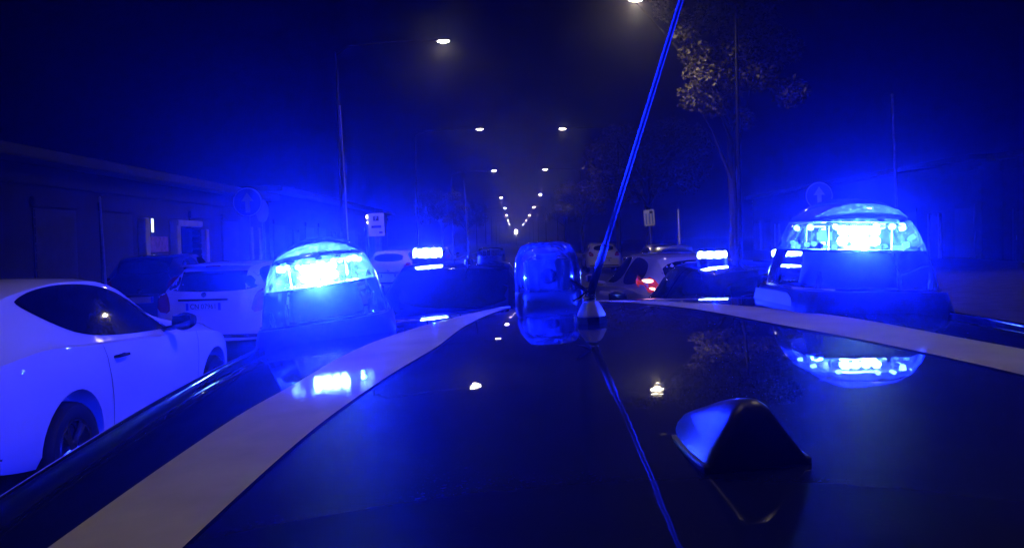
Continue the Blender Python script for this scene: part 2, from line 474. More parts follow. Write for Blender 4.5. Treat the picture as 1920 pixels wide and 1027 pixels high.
def make_car(name, S, paint, loc, rz, label, cat='car', group=None, hollow=False, parts_matrix=None):
    root = empty(name, (loc[0], loc[1], loc[2]), rz)
    tag(root, label, cat, group)
    me = MB().loft(car_rings(S)).mesh('body')
    bm = bmesh.new(); bm.from_mesh(me); bvh = BVHTree.FromBMesh(bm); bm.free()
    wr_ = S.get('wheel_r', .315)
    cutters = []
    hw = max(p[1] for p in S['plan'])
    for y in S['axles']:
        for sd in (-1, 1):
            c = MB().lathe([(0, -.16), (wr_ * 1.19, -.16), (wr_ * 1.19, .16), (0, .16)], 36, Matrix.Translation((sd * (hw - .05), y, wr_ + .02)) @ Matrix.Rotation(R(90), 4, 'Y'))
            cm = c.mesh('c'); b2 = bmesh.new(); b2.from_mesh(cm); bmesh.ops.remove_doubles(b2, verts=b2.verts, dist=1e-5); bmesh.ops.recalc_face_normals(b2, faces=b2.faces); b2.to_mesh(cm); b2.free()
            cutters.append(cm)
    if hollow:
        cutters.append(MB().loft(car_rings(S, inset=.045, zmin=.62, n=50, yr=(-1.72, .98))).mesh('c'))
        for poly in S['side_windows']:
            p = chaikin(poly, 2)
            cutters.append(MB().prism([(a, b) for a, b in p], 3., Matrix(((0, 0, 1, -1.5), (1, 0, 0, 0), (0, 1, 0, 0), (0, 0, 0, 1)))).mesh('c'))
        for key, ya, yb in (('rear_window', -3., -.6), ('windscreen', .3, 1.35)):
            p = chaikin(S[key], 2)
            cutters.append(MB().prism(p, yb - ya, Matrix(((1, 0, 0, 0), (0, 0, 1, ya), (0, 1, 0, 0), (0, 0, 0, 1)))).mesh('c'))
    body_me = boolean_diff(me, cutters)
    body_me.materials.clear()
    link('body', body_me, paint, root, True, R(28))
    glass = 'pane' if hollow else 'car_glass'
    off = -.006 if hollow else .004
    for poly in S['side_windows']:
        p = chaikin(poly, 2)
        for sd in ('right', 'left'):
            patch(bvh, p, sd, off).build('side_window', glass, root, angle=R(50))
            if S.get('trim') and not hollow:
                pass
    patch(bvh, chaikin(S['rear_window'], 2), 'rear', off).build('rear_window', glass, root, angle=R(50))
    patch(bvh, chaikin(S['windscreen'], 2), 'front', off).build('windscreen', glass, root, angle=R(50))
    for sd in (-1, 1):
        t = patch(bvh, chaikin([(sd * a, b) for a, b in S['tail']], 1), 'rear', .012, .04, .03).build('taillight', S.get('tail_mat', 'tail_red'), root, angle=R(50))
        if 'tail_bulbs' in S:
            for bx in S['tail_bulbs']:
                patch(bvh, chaikin([(sd * a, b) for a, b in bx], 2), 'rear', .018, .03, .01).build('bulb', 'tail_bulb', t)
        h = patch(bvh, chaikin([(sd * a, b) for a, b in S['head']], 1), 'front', .006, .04).build('headlight', 'lamp_glass', root, angle=R(50))
        # door mirror
        mx, my, mz = S['mirror']
        mm = MB()
        rings = []
        for k in range(7):
            u = k / 6; sc = math.sin(math.pi * (.12 + .76 * u)) ** .6
            rings.append([Vector((sd * (mx + .02 + u * .19), my + .055 * sc * math.cos(a) * 1.1, mz + .02 * u + .075 * sc * math.sin(a))) for a in [2 * math.pi * j / 12 for j in range(12)]])
        mm.loft(rings); mm.tube([(sd * (mx - .10), my + .02, mz - .06), (sd * (mx + .06), my, mz - .03)], .022, 8)
        mo = mm.build('door_mirror', S.get('mirror_mat', 'black_plastic'), root)
        MB().box((sd * (mx + .115), my - .062, mz + .012), (.15, .006, .10)).build('mirror_glass', 'car_glass', mo, bevel=.002)
    # plate
    px, pz, pw, ph = S.get('plate', (0, .72, .50, .115))
    hit = bvh.ray_cast(Vector((px, -6, pz)), Vector((0, 1, 0)))[0]
    MB().box((px, hit.y - .012, pz + .10), (pw + .22, .03, .03)).build('plate_lamp_bar', S.get('bar_mat', 'chrome'), root, bevel=.006)
    pl = MB().box((px, hit.y - .010, pz), (pw, .012, ph)).build('license_plate', 'plate', root, bevel=.002)
    for q in (-1, 1):
        MB().box((px + q * (pw / 2 - .022), hit.y - .017, pz), (.038, .004, ph - .012)).build('plate_band', 'plate_blue', pl)
    if S.get('plate_text'):
        tm = text_mesh(S['plate_text'], .105, .0015)
        to = link('plate_number', tm, 'plate_ink', pl, False)
        to.matrix_local = Matrix.Translation((px, hit.y - .0175, pz)) @ Matrix.Rotation(R(90), 4, 'X') @ Matrix.Diagonal((.88, 1, 1, 1))
    MB().lathe([(0, .012), (.035, .010), (.042, .0), (.042, -.012)], 16, Matrix.Translation((px, hit.y + S.get('badge_in', .0), pz + .17)) @ Matrix.Rotation(R(90), 4, 'X')).build('badge', 'chrome', root)
    # lower bumper insert
    patch(bvh, [(-hw * .8, S['zb'] + .03), (hw * .8, S['zb'] + .03), (hw * .86, S['zb'] + .17), (-hw * .86, S['zb'] + .17)], 'rear', .008).build('bumper_insert', 'black_plastic', root)
    # door seams and handles
    for sd in ('right', 'left'):
        sg = 1 if sd == 'right' else -1
        for line in S['seams']:
            q = []
            for i in range(len(line) - 1):
                k_ = max(2, int(math.hypot(line[i + 1][0] - line[i][0], line[i + 1][1] - line[i][1]) / .025))
                q += [(lerp(line[i][0], line[i + 1][0], j / k_), lerp(line[i][1], line[i + 1][1], j / k_)) for j in range(k_)]
            q.append(line[-1])
            # thin ribbon along the line
            L_, R_ = [], []
            for i, (a, b) in enumerate(q):
                a0, b0 = q[max(0, i - 1)]; a1, b1 = q[min(len(q) - 1, i + 1)]
                n = Vector((-(b1 - b0), a1 - a0)).normalized() * .0038
                L_.append((a + n.x, b + n.y)); R_.append((a - n.x, b - n.y))
            vs = []; fs = []
            for k in range(len(q)):
                for c in (L_[k], R_[k]):
                    h_ = bvh.ray_cast(Vector((sg * 6, c[0], c[1])), Vector((-sg, 0, 0)))[0]
                    if h_ is None: h_ = Vector((sg * hw * .9, c[0], c[1]))
                    vs.append(h_ + Vector((sg * .0025, 0, 0)))
            for k in range(len(q) - 1): fs.append((2 * k, 2 * k + 1, 2 * k + 3, 2 * k + 2))
            MB().add(vs, fs).build('door_gap', 'black_plastic', root)
        for (a, b) in S['handles']:
            h_ = bvh.ray_cast(Vector((sg * 6, a, b)), Vector((-sg, 0, 0)))[0]
            MB().tube([(h_.x - sg * .01, a - .10, b - .004), (h_.x + sg * .028, a - .075, b), (h_.x + sg * .032, a, b + .004), (h_.x + sg * .028, a + .075, b), (h_.x - sg * .01, a + .10, b - .004)], [.012, .014, .015, .014, .012], 8).build('door_handle', S.get('handle_mat', paint), root)
    if 'spoiler' in S:
        sy, sz, sw = S['spoiler']
        MB().prism(chaikin([(-sw, .02), (sw, .02), (sw * .94, -.15), (0, -.19), (-sw * .94, -.15)], 2), .028, Matrix.Translation((0, sy, sz)) @ Matrix.Rotation(R(-4), 4, 'X')).build('spoiler', paint, root, bevel=.008)
        MB().box((0, sy - .185, sz + .012), (.22, .02, .016)).build('brake_light', 'tail_red', root)
    for y in S['axles']:
        for sd in (-1, 1):
            make_wheel(root, sd * (hw - .115), y, wr_, sd)
    if hollow:
        for sx in (-.36, .36):
            for sy_, lean in ((.05, -.16), (-.85, -.20)):
                st = MB()
                rings = []
                for z, w_, t_ in ((.5, .25, .08), (.8, .25, .075), (1.02, .20, .06), (1.07, .10, .03)):
                    yy = sy_ + (z - .5) * lean
                    rings.append([Vector((sx + w_ * (abs(math.cos(a)) ** .6) * math.copysign(1, math.cos(a)), yy + t_ * math.sin(a), z)) for a in [2 * math.pi * j / 14 for j in range(14)]])
                st.loft(rings).build('seat', 'seat_fabric', root)
                hr = MB()
                rings = []
                for z, s_ in ((1.08, .7), (1.12, 1), (1.2, 1), (1.25, .75)):
                    rings.append([Vector((sx + .125 * s_ * math.cos(a), sy_ - .13 + .05 * s_ * math.sin(a), z)) for a in [2 * math.pi * j / 12 for j in range(12)]])
                hr.loft(rings).build('headrest', 'seat_fabric', root)
        MB().box((0, .85, .86), (1.4, .5, .1)).build('dashboard', 'black_plastic', root, bevel=.03)
    S['_bvh'] = bvh
    return root

def whip(parent, pts, r0, r1, name='whip_antenna'):
    o = MB().tube(pts, [lerp(r0, r1, i / (len(pts) - 1)) for i in range(len(pts))], 8).build(name, 'antenna_black', parent)
    p = Vector(pts[0])
    MB().lathe([(0.045, -.01), (.04, .02), (.014, .035), (.012, .06)], 14, Matrix.Translation(p)).build('antenna_foot', 'black_plastic', o)
    return o

def far_beacon(parent, x, y, z, lit, w=.30, power=None, dh=.05):
    """roof beacon of the other patrol cars: black foot, clear hood, a lit bar of diodes"""
    b = MB().loft([[Vector((x + w / 2 * s * math.cos(a), y + .09 * s * math.sin(a), z + h)) for a in [2 * math.pi * j / 20 for j in range(20)]] for h, s in ((-.02, 1), (.035, .98))]).build('beacon', 'black_plastic', parent)
    MB().loft([[Vector((x + w / 2 * s * math.cos(a), y + .09 * s * math.sin(a), z + h)) for a in [2 * math.pi * j / 20 for j in range(20)]] for h, s in ((.0355, .97), (.04 + dh, .93), (.065 + dh, .8), (.075 + dh, .5))]).build('dome', 'dome_far', b)
    for k in range(6):
        dx = (k - 2.5) * w * .145
        MB().box((x + dx, y - .045, z + .043 + dh / 2), (w * .125, .02, dh * (.72, 1., 1.16, .95, 1.2, .78)[k])).build('diode', 'led_far' if lit else 'led_board', b, bevel=.004)
        MB().box((x + dx, y + .045, z + .043 + dh / 2), (w * .125, .02, dh * (.72, 1., 1.16, .95, 1.2, .78)[k])).build('diode', 'led_far' if lit else 'led_board', b, bevel=.004)
    if lit:
        MB().loft([[Vector((x + w / 2 * s * math.cos(a), y + .088 * s * math.sin(a), z + h)) for a in [2 * math.pi * j / 20 for j in range(20)]] for h, s in ((.052 + dh, .9), (.056 + dh, .88))]).build('added_cover', 'black_plastic', b)  # opaque plate added to cut the lamp's upward light
        for dy in (-.064, .064):
            ld = bpy.data.lights.new('beacon_light', 'POINT'); ld.color = BLUE; ld.energy = (power or P_FAR) * (1. if dy < 0 else .2); ld.shadow_soft_size = .006
            lo = bpy.data.objects.new('beacon_light', ld); col.objects.link(lo); lo.parent = b; lo.location = (x, y + dy, z + .040 + dh)
    return b

# ------------------------------------------------------------------ ground, road, pavements
def sheet(name, x0, x1, y0, y1, z, m, kind='structure'):
    o = MB().add([(x0, y0, z), (x1, y0, z), (x1, y1, z), (x0, y1, z)], [(0, 1, 2, 3)]).build(name, m, None, False)
    if kind: o['kind'] = kind
    return o
sheet('ground', -900, 900, -300, 2200, -.02, 'asphalt')
sheet('road', -5.7, 5.4, -60, 900, 0.0, 'asphalt')
for nm, x0, x1 in (('pavement_left', -11.2, -5.85), ('pavement_right', 5.55, 23.)):
    tag(MB().box(((x0 + x1) / 2, 420, .05), (x1 - x0, 960, .14)).build(nm, 'pavement', None, False), kind='structure')
for nm, xk in (('kerb_left', -5.775), ('kerb_right', 5.475)):
    k0 = tag(empty(nm, (xk, 0, 0)), kind='structure')
    kme = MB().box((0, 0, 0), (.15, .985, .15)).mesh('kerb_stone'); kme.materials.append(MATS['kerb_stone'])
    for i in range(70):
        o = bpy.data.objects.new('kerb_stone', kme); col.objects.link(o); o.parent = k0; o.location = (0, -4 + i, .05)
    far = MB().box((0, 481, .05), (.15, 830, .148)).build('kerb_run', 'kerb_stone', k0, False); far['kind'] = 'stuff'
ml = tag(empty('road_markings', (0, 0, .004)), kind='structure')
dme = MB().add([(-.06, -1.5, 0), (.06, -1.5, 0), (.06, 1.5, 0), (-.06, 1.5, 0)], [(0, 1, 2, 3)]).mesh('dash'); dme.materials.append(MATS['road_paint'])
for i in range(24):
    o = bpy.data.objects.new('lane_dash', dme); col.objects.link(o); o.parent = ml; o.location = (.75, 6 + i * 7.5, 0)

# ------------------------------------------------------------------ buildings
def building(name, label, x_face, y0, y1, h, side, wall_m, floors, shop=True, door_at=None):
    """side=+1: facade looks to +x.  x_face is the plane of the facade"""
    b = empty(name, (x_face, (y0 + y1) / 2, 0)); tag(b, label, 'building')
    D = 9.; ly = (y1 - y0)
    MB().box((-side * D / 2, 0, h / 2 + .02), (D, ly, h)).build('wall', wall_m, b, False)
    rf = MB().box((-side * (D / 2 - .35), 0, h + .16), (D + .7, ly + .3, .26)).build('roof', 'shutter', b, False, bevel=.03)
    MB().box((side * .07, 0, h - .35), (.14, ly, .22)).build('string_course', wall_m, b, False, bevel=.02)
    nb = int(ly // 3.2); step = ly / nb
    proto = None
    for fl in range(floors):
        z = 5.9 + fl * 3.3
        if z > h - 1.2: break
        for i in range(nb):
            y = -ly / 2 + step * (i + .5)
            if proto is None:
                fr = MB()
                for yy in (-.58, .58): fr.box((side * .05, yy, 0), (.1, .12, 1.85))
                for zz in (-.92, .92): fr.box((side * .05, 0, zz), (.1, 1.28, .12))
                proto = fr.build('window', wall_m, b, False)
                MB().box((side * .012, 0, 0), (.02, 1.05, 1.72)).build('blind', 'shutter', proto, False)
                for q in (-1, 1): MB().box((side * .035, q * .86, 0), (.05, .5, 1.75)).build('shutter', 'shutter', proto, False)
                w = proto
            else: w = copy_tree(proto, b)
            w.location = (0, y, z)
    for i in range(nb):
        y = -ly / 2 + step * (i + .5)
        if door_at is not None and abs(y + (y0 + y1) / 2 - door_at) < step * .8: continue
        if i % 3 == 1:
            d = MB().box((side * .03, y, 1.25), (.06, 1.1, 2.3)).build('door', 'wood_dark', b, False, bevel=.01)
            MB().tube([(side * .09, y + .4, 1.1), (side * .09, y + .4, 1.3)], .015, 6).build('handle', 'steel', d)
            for q in (-1, 1): MB().box((side * .06, y + q * .64, 1.3), (.12, .16, 2.45)).build('door_jamb', 'stone_pale' if wall_m == 'plaster_grey' else 'shutter', d, False, bevel=.01)
        else:
            s = MB().box((side * .02, y, 1.45), (.04, 2.1, 2.5)).build('shop_shutter', 'shutter', b, False)
            for k in range(12): MB().box((side * .05, y, .33 + k * .205), (.03, 2.04, .165)).build('slat', 'shutter', s, False, bevel=.006)
            MB().box((side * .07, y, 2.85), (.1, 2.3, .22)).build('lintel', wall_m, s, False, bevel=.01)
    return b

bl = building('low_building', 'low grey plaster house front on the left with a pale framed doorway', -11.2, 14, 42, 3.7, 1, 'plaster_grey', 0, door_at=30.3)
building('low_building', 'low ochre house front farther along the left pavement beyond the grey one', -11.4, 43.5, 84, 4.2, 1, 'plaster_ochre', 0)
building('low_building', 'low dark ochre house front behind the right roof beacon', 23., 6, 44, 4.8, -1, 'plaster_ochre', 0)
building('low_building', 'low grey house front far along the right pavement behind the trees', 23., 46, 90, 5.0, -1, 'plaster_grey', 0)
# the pale doorway of the grey house: pilasters, panel door, poster, tube lamp (parts of that house)
dy0 = -28 
dw = empty('doorway', (0, 30.3 - 28, 0)); dw.parent = bl
for yy, zt_ in ((-2.35, 2.62), (.25, 2.62), (3.1, 2.35)):
    MB().box((.12, yy, zt_ / 2), (.24, .34, zt_)).build('pilaster', 'stone_pale', dw, bevel=.02)
MB().box((.14, 1.3, 2.52), (.28, 2.4, .2)).build('lintel', 'stone_pale', dw, bevel=.02)
MB().box((.04, -1.05, .78), (.08, 1.5, 1.45)).build('door_panel', 'door_pale', dw, bevel=.015)
MB().box((.05, -1.05, 1.83), (.05, 1.5, .48)).build('poster', 'poster_pink', dw, bevel=.01)
MB().box((.04, 1.7, 1.2), (.05, 2.2, 2.3)).build('dark_pane', 'car_glass', dw, bevel=.01)
MB().tube([(.10, -1.62, 2.2), (.10, -1.62, 2.62)], .035, 8).build('tube_lamp', 'tube_white', dw)
# free standing pale gate piers farther left
for i, yy in enumerate((21.2, 23.3)):
    pass

# ------------------------------------------------------------------ the parked and patrol cars
HATCH = dict(zb=.22, wheel_r=.315, axles=(-1.28, 1.30),
    top=[(-2.15, .62), (-2.13, .80), (-2.07, .98), (-1.95, 1.12), (-1.74, 1.33), (-1.58, 1.40), (-.9, 1.44), (-.2, 1.445), (.3, 1.40), (.7, 1.22), (1.05, 1.03), (1.2, .985), (1.6, .93), (1.95, .82), (2.1, .68), (2.15, .52)],
    belt=[(-2.15, .60), (-2.05, .90), (-1.2, .95), (0, .92), (1.1, .89), (1.6, .83), (2., .70), (2.15, .48)],
    plan=[(-2.15, .62), (-2.1, .74), (-1.8, .85), (-1., .88), (.5, .88), (1.4, .86), (1.9, .77), (2.08, .64), (2.15, .46)],
    wr=[(-2.15, .50), (-1.6, .53), (-.4, .57), (.4, .55), (1.1, .6)],
    side_windows=[[(-1.62, 1.10), (-1.35, 1.00), (-.52, .985), (-.50, 1.36), (-.9, 1.36), (-1.4, 1.29)], [(-.43, .985), (.86, .96), (.93, 1.0), (.38, 1.30), (.1, 1.36), (-.43, 1.365)]],
    rear_window=[(-.54, 1.07), (.54, 1.07), (.44, 1.33), (-.44, 1.33)],
    windscreen=[(-.66, 1.02), (.66, 1.02), (.53, 1.36), (-.53, 1.36)],
    tail=[(.50, .80), (.74, .80), (.72, 1.02), (.60, 1.03), (.52, .93)], head=[(.42, .62), (.74, .64), (.72, .78), (.5, .74)],
    mirror=(.86, .86, 1.0), plate=(0, .60, .5, .115),
    seams=[[(-.48, .40), (-.48, .6), (-.48, .8), (-.48, .97)], [(.78, .42), (.8, .6), (.84, .8), (.88, .93)], [(-1.0, .62), (-1.1, .75), (-1.22, .92)]],
    handles=[(-.32, .86), (-1.0, .88)], handle_mat='black_plastic')
import copy
def spec(base, **kw):
    s = copy.deepcopy({k: v for k, v in base.items() if k != '_bvh'}); s.update(kw); return s

# white coupe-like hatchback on the left
COUPE = dict(zb=.24, wheel_r=.32, axles=(-1.25, 1.33),
    top=[(-2.05, .66), (-2.03, .84), (-1.97, 1.0), (-1.85, 1.16), (-1.62, 1.33), (-1.35, 1.41), (-.8, 1.465), (-.4, 1.455), (.0, 1.385), (.40, 1.22), (.75, 1.055), (1.0, 1.0), (1.6, .93), (1.95, .80), (2.06, .66), (2.1, .5)],
    belt=[(-2.05, .64), (-1.9, .98), (-1.5, 1.03), (-1., 1.0), (0, .955), (1., .915), (1.6, .84), (2., .68), (2.1, .46)],
    plan=[(-2.05, .60), (-1.98, .74), (-1.7, .845), (-1.2, .88), (.5, .87), (1.3, .875), (1.8, .80), (2.03, .64), (2.1, .44)],
    wr=[(-2.05, .50), (-1.5, .54), (-.6, .585), (.2, .57), (1.1, .62)],
    side_windows=[[(-1.42, 1.31), (-1.22, 1.155), (-.92, 1.05), (-.3, 1.0), (.42, .98), (.58, .985), (.32, 1.16), (.0, 1.31), (-.4, 1.395), (-.85, 1.42), (-1.15, 1.395), (-1.34, 1.35)]],
    rear_window=[(-.55, 1.10), (.55, 1.10), (.46, 1.33), (-.46, 1.33)],
    windscreen=[(-.66, 1.03), (.66, 1.03), (.53, 1.38), (-.53, 1.38)],
    tail=[(.55, .84), (.72, .84), (.70, .98), (.56, .98)], head=[(.42, .62), (.74, .66), (.72, .80), (.5, .74)],
    mirror=(.86, .34, 1.03), plate=(0, .62, .5, .115),
    seams=[[(-.72, .36), (-.74, .6), (-.78, .8), (-.82, .98)], [(.86, .42), (.88, .6), (.90, .8), (.93, .93)], [(-.72, .36), (0, .345), (.86, .38)]],
    handles=[(-.60, .875)], handle_mat='chrome')
coupe = make_car('parked_car', COUPE, 'white_paint', (-3.78, 7.52, 0), R(-2.6), 'white two-door hatchback with pointed dark side window at the left edge')

MPV = spec(HATCH, top=[(-2.08, .62), (-2.07, .84), (-2.02, 1.02), (-1.90, 1.22), (-1.74, 1.375), (-1.5, 1.415), (-.8, 1.45), (-.1, 1.45), (.4, 1.40), (.85, 1.22), (1.2, 1.06), (1.4, 1.0), (1.7, .93), (2., .8), (2.12, .66), (2.15, .52)],
    belt=[(-2.08, .60), (-1.95, .98), (-1.2, .99), (0, .95), (1.1, .91), (1.7, .83), (2., .70), (2.15, .48)],
    plan=[(-2.08, .70), (-2.03, .80), (-1.8, .865), (-1., .885), (.5, .885), (1.4, .86), (1.9, .77), (2.08, .64), (2.15, .46)],
    rear_window=[(-.70, 1.07), (-.60, 1.035), (0, 1.01), (.60, 1.035), (.73, 1.12), (.70, 1.27), (.52, 1.315), (-.52, 1.315), (-.66, 1.28)],
    tail=[(.60, .70), (.80, .74), (.84, .95), (.80, 1.06), (.70, 1.04), (.62, .90)],
    side_windows=[[(-1.72, 1.13), (-1.5, 1.05), (-.52, 1.02), (-.50, 1.36), (-.9, 1.37), (-1.5, 1.33)], [(-.43, 1.02), (.95, .99), (1.02, 1.03), (.45, 1.31), (.1, 1.37), (-.43, 1.375)]],
    plate=(-.10, .80, .52, .118), plate_text='CN 07961', spoiler=(-1.70, 1.372, .56), badge_in=.02, bar_mat='black_plastic')
mpv = make_car('parked_car', MPV, 'white_paint', (-4.42, 15.7, 0), R(-1.5), 'white family hatchback with rear plate and oval dark rear window')
# clear lower reflector in its right tail lamp
DARK = spec(HATCH)
make_car('parked_car', DARK, 'black_paint', (-7.2, 19.6, .12), R(4), 'black car on the left pavement beside the white family hatchback')

pc_group = 'dark patrol cars ahead with lit roof beacons'
E_ = spec(HATCH, tail=[(.56, .86), (.74, .86), (.72, 1.06), (.6, 1.06)])
ecar = make_car('patrol_car', E_, 'navy', (-.60, 10.15, 0), R(1.5), 'dark blue patrol car straight ahead with one blue beacon flashing', 'police car', pc_group)
far_beacon(ecar, -.31, -.55, 1.455, True, .32, P_FAR * 1.8, .085)
far_beacon(ecar, .34, -.55, 1.455, False, .30)
whip(ecar, [(.12, -.9, 1.45), (.115, -1.0, 1.80), (.10, -1.12, 2.25)], .009, .004)

SILV = spec(HATCH, tail=[(.56, .90), (.76, .94), (.78, 1.11), (.66, 1.14), (.57, 1.06)], tail_mat='tail_lit',
    tail_bulbs=[[(.62, 1.05), (.71, 1.045), (.71, 1.085), (.62, 1.095)], [(.62, .96), (.68, .96), (.69, .99), (.63, .99)]], handle_mat='silver_paint', mirror_mat='silver_paint')
SILV['top'] = [(y, z * .98) for y, z in SILV['top']]
make_car('parked_car', SILV, 'silver_paint', (2.26, 14.1, 0), R(5), 'silver hatchback ahead on the right with red tail light glowing')

G_ = spec(HATCH)
G_['top'] = [(y, z * .972) for y, z in G_['top']]
gcar = make_car('patrol_car', G_, 'navy', (2.06, 8.95, 0), R(1.0), 'dark patrol car on the right with two bright bar beacons on its roof', 'police car', pc_group, hollow=True)
far_beacon(gcar, -.33, -.70, 1.405, True, .28)
far_beacon(gcar, .33, -.70, 1.405, True, .28)

# a few cars far down the street
for (x, y, rz, pm, lb) in ((-4.2, 33, 0, 'silver_paint', 'silver car parked far along the left kerb past the parking sign'),
                           (4.3, 27, 0, 'black_paint', 'black car parked along the right kerb below the small white sign'),
                           (4.3, 47, 0, 'white_paint', 'white car parked far along the right kerb behind the black one'),
                           (-4.2, 52, 0, 'black_paint', 'black car parked farthest along the left kerb')):
    if pm == 'silver_paint': fc = make_car('parked_car', spec(HATCH), pm, (x, y, 0), R(rz), lb, 'car', None)
    else: fc = make_car('parked_car', spec(HATCH), pm, (x, y, 0), R(rz), lb, 'car', None)

# ------------------------------------------------------------------ our own patrol car, camera over its tailgate
PSI, X0, PHI = .0418, .1063, .040
LON0 = 1.85                                  # car centre lies 1.85 m ahead of the camera
def roof_h(lat, lon):                        # roof skin, height above the crest line
    a = abs(lat)
    z = -(lon - 1.3) ** 2 / 25.2 - .07 * lat * lat
    if a > .43: z -= 2.2 * (a - .43) ** 2
    if lon > 2.12: z -= .9 * (lon - 2.12) ** 2
    if lon < .44: z -= 1.3 * (.44 - lon) ** 2
    z += .00022 * noise.noise(Vector((lat * 9, lon * 7, 3.1))) + .00003 * noise.noise(Vector((lat * 30, lon * 24, 7.7)))
    return z
ZC = CAM_H - .118
OWN = spec(HATCH, zb=.26, wheel_r=.34, axles=(-1.30, 1.34),
    top=[(-2.2, .66), (-2.18, .86), (-2.10, 1.02), (-1.95, 1.14), (-1.66, 1.36), (-1.47, 1.44), (-.55, 1.475), (.3, 1.44), (.75, 1.27), (1.12, 1.07), (1.28, 1.02), (1.7, .97), (2.0, .85), (2.15, .7), (2.2, .55)],
    side_windows=[[(-1.55, 1.13), (-1.3, 1.02), (-.52, 1.005), (-.50, 1.38), (-.9, 1.385), (-1.35, 1.32)], [(-.43, 1.005), (.90, .98), (.97, 1.02), (.42, 1.32), (.1, 1.38), (-.43, 1.39)]],
    belt=[(-2.2, .64), (-2.08, .92), (-1.2, .97), (0, .94), (1.15, .91), (1.7, .86), (2.05, .72), (2.2, .5)],
    plan=[(-2.2, .62), (-2.12, .75), (-1.8, .86), (-1., .89), (.5, .89), (1.4, .87), (1.95, .78), (2.13, .64), (2.2, .46)],
    wr=[(-2.2, .48), (-1.6, .50), (-.4, .52), (.4, .51), (1.1, .58)], mirror=(.88, .92, 1.03))
ca, sa = math.cos(PSI), math.sin(PSI)
own_loc = (X0 - (LON0 - 1.28) * sa, 1.28 + (LON0 - 1.28) * ca, 0)
own = make_car('patrol_car', OWN, 'navy', own_loc, PSI, 'dark blue patrol car below the camera with white roof stripes and blue beacons', 'police car')
own['group'] = ''
del own['group']
# body leans a little to its left on the springs: every part but the wheels
TILT = Matrix.Translation((0, 0, ZC)) @ Matrix.Rotation(-PHI, 4, 'Y') @ Matrix.Translation((0, 0, -ZC))
for ch in own.children:
    if not ch.name.startswith('wheel'): ch.matrix_local = TILT @ ch.matrix_local
def L3(lat, lon, dz=0.): return Vector((lat, lon - LON0, ZC + roof_h(lat, lon) + dz))
def own_part(mb, name, m, **kw):
    o = mb.build(name, m, own, **kw); o.matrix_local = TILT; return o
def strip(edge_a, edge_b, lons, dz, nx=6, thick=.0):
    mb = MB(); vs = []; fs = []
    for lo in lons:
        a, b = edge_a(lo), edge_b(lo)
        for k in range(nx + 1): vs.append(L3(lerp(a, b, k / nx), lo, dz))
    n = nx + 1
    for i in range(len(lons) - 1):
        for k in range(nx): fs.append((i * n + k, i * n + k + 1, (i + 1) * n + k + 1, (i + 1) * n + k))
    return mb.add(vs, fs)
LONS = [.30 + i * (2.42 - .30) / 180 for i in range(181)]
edge_w = pchip([(.3, .455), (.6, .47), (1.2, .475), (1.7, .47), (2.1, .45), (2.42, .43)])
own_part(strip(lambda l: -edge_w(l), edge_w, LONS, 0, 90), 'roof_panel', 'roof_navy', angle=R(60))
# converging white stripes
s_out = pchip([(.3, .432), (.55, .409), (.85, .377), (1.0, .352), (1.17, .332), (1.31, .306), (1.5, .252), (1.75, .175), (1.95, .125), (2.1, .10)])
s_in = pchip([(.3, .348), (.52, .324), (.75, .295), (.96, .256), (1.18, .210), (1.4, .182), (1.6, .150), (1.8, .115), (1.95, .092), (2.1, .085)])
SL = [.31 + i * (2.05 - .31) / 150 for i in range(151)]
for sd in (-1, 1):
    own_part(strip(lambda l: sd * s_in(l), lambda l: sd * s_out(l), SL, .0014, 14), 'roof_stripe', 'stripe', angle=R(60))
    # black ditch moulding, then the outer rail of the door frame with a bright trim along it
    own_part(strip(lambda l: sd * edge_w(l), lambda l: sd * (edge_w(l) + .016), LONS, -.007, 2), 'ditch_moulding', 'rubber', angle=R(60))
    vs = []; fs = []
    prof = [(.0165, -.010), (.0170, .002), (.022, .005), (.034, .001), (.050, -.012), (.066, -.034), (.076, -.062), (.080, -.10), (.082, -.16)]
    for lo in LONS:
        w = edge_w(lo); zb_ = L3(sd * w, lo).z
        for dx, dz in prof: vs.append((sd * (w + dx), lo - LON0, zb_ + dz))
    n = len(prof)
    for i in range(len(LONS) - 1):
        for k in range(n - 1): fs.append((i * n + k, i * n + k + 1, (i + 1) * n + k + 1, (i + 1) * n + k))
    own_part(MB().add(vs, fs), 'roof_rail', 'roof_navy', angle=R(60))
    own_part(MB().tube([(sd * (edge_w(l) + .071), l - LON0, L3(sd * edge_w(l), l).z - .044) for l in LONS], .0035, 6), 'rail_trim', 'chrome')

